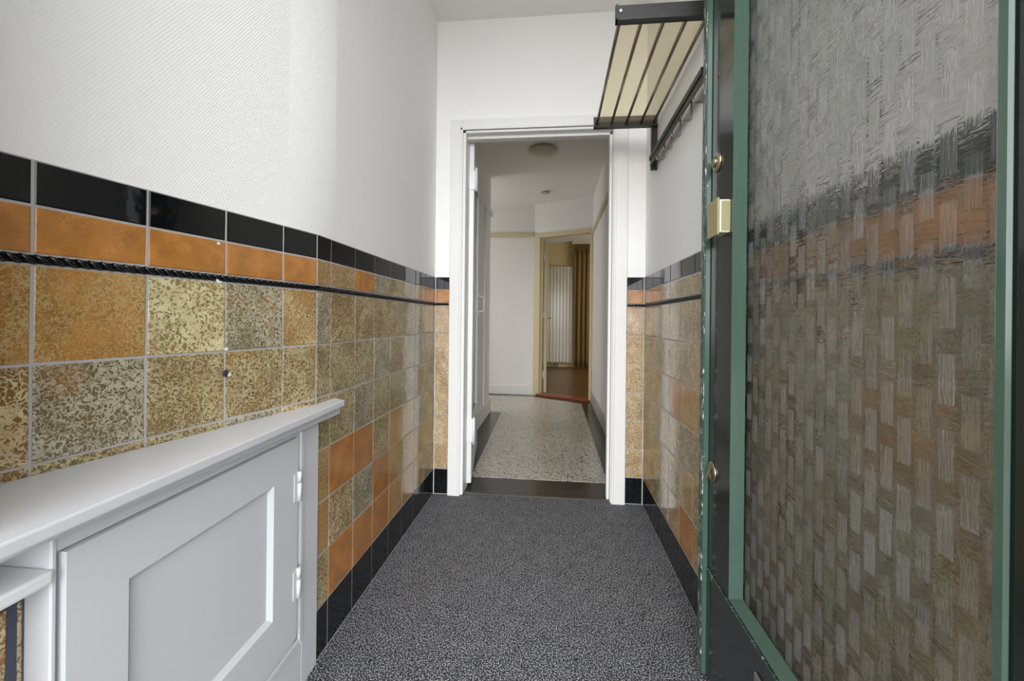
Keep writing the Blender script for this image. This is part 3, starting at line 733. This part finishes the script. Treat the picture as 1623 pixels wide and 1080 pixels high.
def bead4(bm):
    q = 0.011
    o_ = [(py0, pz0), (py1, pz0), (py1, pz1), (py0, pz1)]; i_ = [(py0 + q, pz0 + q), (py1 - q, pz0 + q), (py1 - q, pz1 - q), (py0 + q, pz1 - q)]
    a = [bm.verts.new((cx(y, 0.0088), y, z)) for y, z in o_]; b = [bm.verts.new((cx(y, -0.0008), y, z)) for y, z in i_]; c = [bm.verts.new((cx(y, -0.0008), y, z)) for y, z in o_]
    for k in range(4):
        n = (k + 1) % 4
        bm.faces.new([a[k], a[n], b[n], b[k]]); bm.faces.new([c[k], c[n], b[n], b[k]]); bm.faces.new([a[k], a[n], c[n], c[k]])
bead4(bm); obj('panel_moulding', bm, 'cupboard_white', dr)
for z0, z1 in ((0.522, 0.599), (0.270, 0.348)):
    bm = bmesh.new(); zm = (z0 + z1) / 2 + 0.01
    add_tube(bm, [(cx(1.026, 0.012), 1.026, z0), (cx(1.026, 0.012), 1.026, zm - 0.001)], 0.0055, 12); add_tube(bm, [(cx(1.026, 0.012), 1.026, zm + 0.001), (cx(1.026, 0.012), 1.026, z1)], 0.0055, 12)
    cpb(bm, 1.006, 1.042, 0.0085, 0.0105, z0 + 0.003, z1 - 0.003)
    obj('hinge', bm, 'cupboard_white', cup)
bm = bmesh.new(); add_hexa(bm, [(-0.6755, 1.222, 0.705), (-0.66, 0.400, 0.7195), (-0.612, 0.400, 0.7195), (-0.649, 1.222, 0.705), (-0.6755, 1.222, 0.733), (-0.66, 0.400, 0.733), (-0.612, 0.400, 0.733), (-0.649, 1.222, 0.733)], 0.0025); obj('frieze', bm, 'cupboard_white', cup)
bm = bmesh.new()
bk = [place_near(0.0, 0, 0.006), place_near(0.78, 0, 0.006)]
add_prism(bm, [(-0.6755, 1.235), (-0.6275, 1.205), (-0.589, 0.385), (bk[1].x, bk[1].y), (bk[0].x, bk[0].y)], 0.733, 0.751, 0.003); obj('ledge', bm, 'cupboard_white', cup)

# ------------------------------------------------------------------ entrance: front wall, low tiled pier with its own cap
wf = boxes('wall_front', 'plaster_edge', None, (-1.05, -0.615, -0.1, 0.33, 0, HC), (0.515, 0.62, -0.1, 0.0, 0, HC)); tag(wf, 'front wall beside the entrance, mostly outside the view', 'wall', ST)
pier = boxes('trim_9', 'plaster_edge', None, (-0.83, -0.680, 0.3305, 0.474, 0, 0.655)); tag(pier, 'low tiled pier with white cap at the front left', 'pier', ST)
def place_p(u, z, h): return Vector((-0.680 + h, u, z))
rects = []
for zz in range(5):
    rects.append((0.331, 0.4575, 0.012 + zz * 0.155 - 0.155, min(0.012 + zz * 0.155, 0.632), BROWN)); rects.append((0.4645, 0.4735, 0.012 + zz * 0.155 - 0.155, min(0.012 + zz * 0.155, 0.632), OLIVE))
rects = [(a, b, max(c, 0.001), d, s) for a, b, c, d, s in rects if d > 0.02]
rects.append((0.331, 0.4735, 0.637, 0.653, ORBR))
bm = bmesh.new(); add_box(bm, -0.680, -0.6775, 0.331, 0.4738, 0, 0.654); obj('grout_bed', bm, 'grout_dark', pier)
tile_mesh('glazed_tiles', rects, place_p, pier, 'tile')
bm = bmesh.new(); add_prism(bm, [(-0.628, 0.33), (-0.633, 0.4735), (-0.82, 0.4735), (-0.82, 0.33)], 0.6555, 0.673, 0.004); obj('cap', bm, 'white_gloss', pier, 'white painted cap')
o = boxes('street_paving', 'paving', None, (-15, 15, -25, -0.1, -0.14, -0.04)); tag(o, 'grey street paving outside the entrance, behind the viewer', 'paving', ST)
o = boxes('door_sill', 'black_terrazzo', None, (-0.70, 0.515, -0.1, 0.0, -0.06, 0.004)); tag(o, 'dark stone sill under the entrance door', 'sill', ST)

# ------------------------------------------------------------------ green front door standing open along the right wall
XF = 0.432; YE = 1.221; YH = 0.325
fd = thing('door_1', (XF, YH, 0), 'dark green front door with woven-pattern glass, standing open on the right', 'door', ST)
GY0, GY1, GZ0, GZ1 = 0.455, 1.068, 0.322, 2.02; XG = 0.457; XO = 0.478
bm = bmesh.new()
add_box(bm, XF, XO, GY1, YE, 0.015, 2.13, 0.0015); add_box(bm, XF, XO, YH, GY0, 0.015, 2.13, 0.0015)
add_box(bm, XF, XO, GY0, GY1, 0.015, GZ0, 0.0); add_box(bm, XF, XO, GY0, GY1, GZ1, 2.13, 0.0)
frm = obj('frame', bm, 'green_shaded', fd)
# splayed glazing rebate facing the pane
bm = bmesh.new(); s = 0.022; s2 = 0.016
o_ = [(GY0, GZ0), (GY1, GZ0), (GY1, GZ1), (GY0, GZ1)]; i_ = [(GY0 + 0.004, GZ0 + s2), (GY1 - s, GZ0 + s2), (GY1 - s, GZ1 - s2), (GY0 + 0.004, GZ1 - s2)]
a = [bm.verts.new((XF - 0.001, y, z)) for y, z in o_]; b = [bm.verts.new((XG - 0.002, y, z)) for y, z in i_]; c = [bm.verts.new((XG - 0.002, y, z)) for y, z in o_]
for k in range(4):
    n = (k + 1) % 4
    bm.faces.new([a[k], a[n], b[n], b[k]]); bm.faces.new([c[k], c[n], b[n], b[k]]); bm.faces.new([a[k], a[n], c[n], c[k]])
obj('glazing_bead', bm, 'green_lit', fd)
bm = bmesh.new(); add_box(bm, XG, XG + 0.005, GY0 + 0.0005, GY1 - 0.0005, GZ0 + 0.0005, GZ1 - 0.0005)
gp = obj('glass_pane', bm, 'woven_glass', fd, 'clear glass pressed with a basket-weave pattern'); gp.data.materials.append(M['glass_back'])
for f in gp.data.polygons: f.material_index = 0 if f.normal.x < -0.5 else 1      # only the room side carries the pressed pattern
bm = bmesh.new(); add_box(bm, XF - 0.005, XF + 0.0005, GY0 - 0.016, GY0 - 0.001, 0.016, 2.12, 0.003); obj('hinge_side_bead', bm, 'green_lit', fd)
bm = bmesh.new(); add_box(bm, XF - 0.015, XF, YE - 0.012, YE + 0.010, 0.018, 2.128, 0.002); bt = obj('weather_batten', bm, 'green_lit', fd)
bm = bmesh.new(); add_box(bm, XF - 0.0185, XF - 0.0148, YE - 0.0125, YE + 0.010, 0.018, 2.128, 0.0005); obj('worn_edge', bm, 'worn_edge', bt, 'chipped whitish edge')
bm = bmesh.new(); add_box(bm, XF - 0.0035, XF + 0.0005, YH + 0.005, YE - 0.012, 0.016, 0.316, 0.0012); kb = obj('kick_board', bm, 'green_shaded', fd)
bm = bmesh.new(); add_box(bm, XF - 0.0042, XF - 0.0005, YH + 0.005, YE - 0.012, 0.314, 0.3175, 0.0004); obj('worn_edge', bm, 'worn_edge', kb, 'chipped whitish top edge')
# night latch
lk = bmesh.new(); add_box(lk, 0.4045, XF, 1.082, 1.140, 1.222, 1.304, 0.002); lk = obj('night_latch', lk, 'lock_cream', fd, 'cream rim latch box')
bm = bmesh.new(); add_box(bm, 0.399, 0.4046, 1.078, 1.148, 1.216, 1.308, 0.001); obj('cover_plate', bm, 'lock_plate', lk, 'flat brassy cover plate')
bm = bmesh.new(); add_box(bm, 0.410, 0.4315, 1.0805, 1.0822, 1.226, 1.300, 0.0005); obj('side_plate', bm, 'lock_plate', lk)
for (y, z, drop) in ((1.168, 1.427, False), (1.180, 0.592, True)):
    bm = bmesh.new(); add_lathe(bm, [(0.027, 0), (0.027, -0.003), (0.023, -0.006), (0.018, -0.007), (0.002, -0.007)], (XF, y, z), 'X', 28)
    e = obj('escutcheon', bm, 'brass_old', fd, 'round worn brass keyhole rose')
    bm = bmesh.new()
    if drop:
        add_hexa(bm, [(XF - 0.022, y - 0.006, z - 0.020), (XF - 0.019, y - 0.006, z - 0.021), (XF - 0.019, y + 0.006, z - 0.021), (XF - 0.022, y + 0.006, z - 0.020), (XF - 0.009, y - 0.008, z + 0.016), (XF - 0.006, y - 0.008, z + 0.016), (XF - 0.006, y + 0.008, z + 0.016), (XF - 0.009, y + 0.008, z + 0.016)], 0.001)
        obj('keyhole_cover', bm, 'brass_old', e)
    else:
        add_lathe(bm, [(0.013, -0.0065), (0.013, -0.012), (0.002, -0.0125)], (XF, y, z), 'X', 22); obj('cylinder', bm, 'brass_old', e)
bm = bmesh.new(); add_lathe(bm, [(0.008, 0), (0.008, -0.0008), (0.003, -0.001)], (XF, 1.166, 1.66), 'X', 14); obj('screw_hole', bm, 'rust', fd, 'rusty old screw hole')
bm = bmesh.new(); add_box(bm, XF - 0.010, XF - 0.0035, 0.56, 0.918, 0.195, 0.272, 0.002); lf = obj('letter_flap', bm, 'steel', fd, 'brushed metal letter flap')
for z in (1.9, 1.05, 0.25):
    bm = bmesh.new(); add_tube(bm, [(XF - 0.006, YH - 0.007, z - 0.05), (XF - 0.006, YH - 0.007, z + 0.05)], 0.008, 12); obj('hinge', bm, 'steel_dull', fd)
o = boxes('trim_10', 'green_shaded', None, (0.40, 0.4895, 0.20, 0.314, 0.0, 2.2)); tag(o, 'dark green entrance door post, outside the view', 'door frame', ST)

# ------------------------------------------------------------------ coat rack on the right wall
rk = thing('coat_rack', (0.487, 1.72, 1.735), 'black hat and coat rack with rods and hooks on the right wall', 'coat rack')
XW = XR - 0.0005
def rack_bracket(y, sgn):
    bm = bmesh.new()
    add_box(bm, 0.184, XW, y - 0.004, y + 0.004, 1.944, 2.004, 0.0008)
    add_box(bm, 0.184, XW, min(y, y + sgn * 0.022), max(y, y + sgn * 0.022), 1.944, 1.950, 0.0008)
    add_box(bm, 0.184, 0.190, min(y, y + sgn * 0.022), max(y, y + sgn * 0.022), 1.944, 1.995, 0.0008)
    add_box(bm, 0.460, XW, y - 0.004, y + 0.004, 1.735, 1.946, 0.0008)
    add_box(bm, 0.460, 0.464, min(y, y + sgn * 0.018), max(y, y + sgn * 0.018), 1.735, 1.946, 0.0008)
    add_box(bm, 0.460, XW, min(y, y + sgn * 0.018), max(y, y + sgn * 0.018), 1.735, 1.740, 0.0008)
    return obj('side_bracket', bm, 'rack_black', rk)
b1 = rack_bracket(1.358, -1); b2 = rack_bracket(2.092, -1)
bm = bmesh.new(); add_lathe(bm, [(0.0065, -0.0035), (0.0065, -0.0058), (0.004, -0.0066)], (0.2005, 1.358, 1.986), 'Y', 18); obj('screw', bm, 'steel', b1, 'pale round screw head')
rod_me = None
for x in (0.200, 0.270, 0.341, 0.411, 0.472):
    if rod_me is None:
        bm = bmesh.new(); add_tube(bm, [(0, 1.360, 0), (0, 2.088, 0)], 0.0062, 14); bmesh.ops.recalc_face_normals(bm, faces=bm.faces[:])
        rod_me = bpy.data.meshes.new('rod'); bm.to_mesh(rod_me); bm.free(); rod_me.materials.append(M['rod_steel'])
    r = obj('rod', rod_me, None, rk); r.location = (x, 0, 1.968)
bm = bmesh.new(); add_box(bm, 0.196, 0.476, 1.363, 2.086, 1.9745, 1.9775); obj('shelf', bm, 'acrylic', rk, 'clear yellowed shelf sheet lying on the rods')
bm = bmesh.new(); add_box(bm, 0.456, 0.460, 1.362, 2.088, 1.753, 1.800, 0.0008); add_box(bm, 0.451, 0.4565, 1.362, 2.088, 1.780, 1.802, 0.002); obj('hook_rail', bm, 'rack_black', rk)
hk = None
for y in (1.845, 1.734, 1.616, 1.49, 1.37):
    if hk is None:
        bm = bmesh.new()
        add_tube(bm, [(0.4625, 0, 1.775), (0.4625, 0, 1.698), (0.459, 0, 1.693), (0.436, 0, 1.693), (0.431, 0, 1.696), (0.429, 0, 1.709)], 0.0032, 10)
        bmesh.ops.recalc_face_normals(bm, faces=bm.faces[:]); hk = bpy.data.meshes.new('hook'); bm.to_mesh(hk); bm.free(); hk.materials.append(M['steel_dull'])
    h = obj('hook', hk, None, rk, 'bent steel wire hook' if y == 1.845 else None); h.location = (0, y, 0)
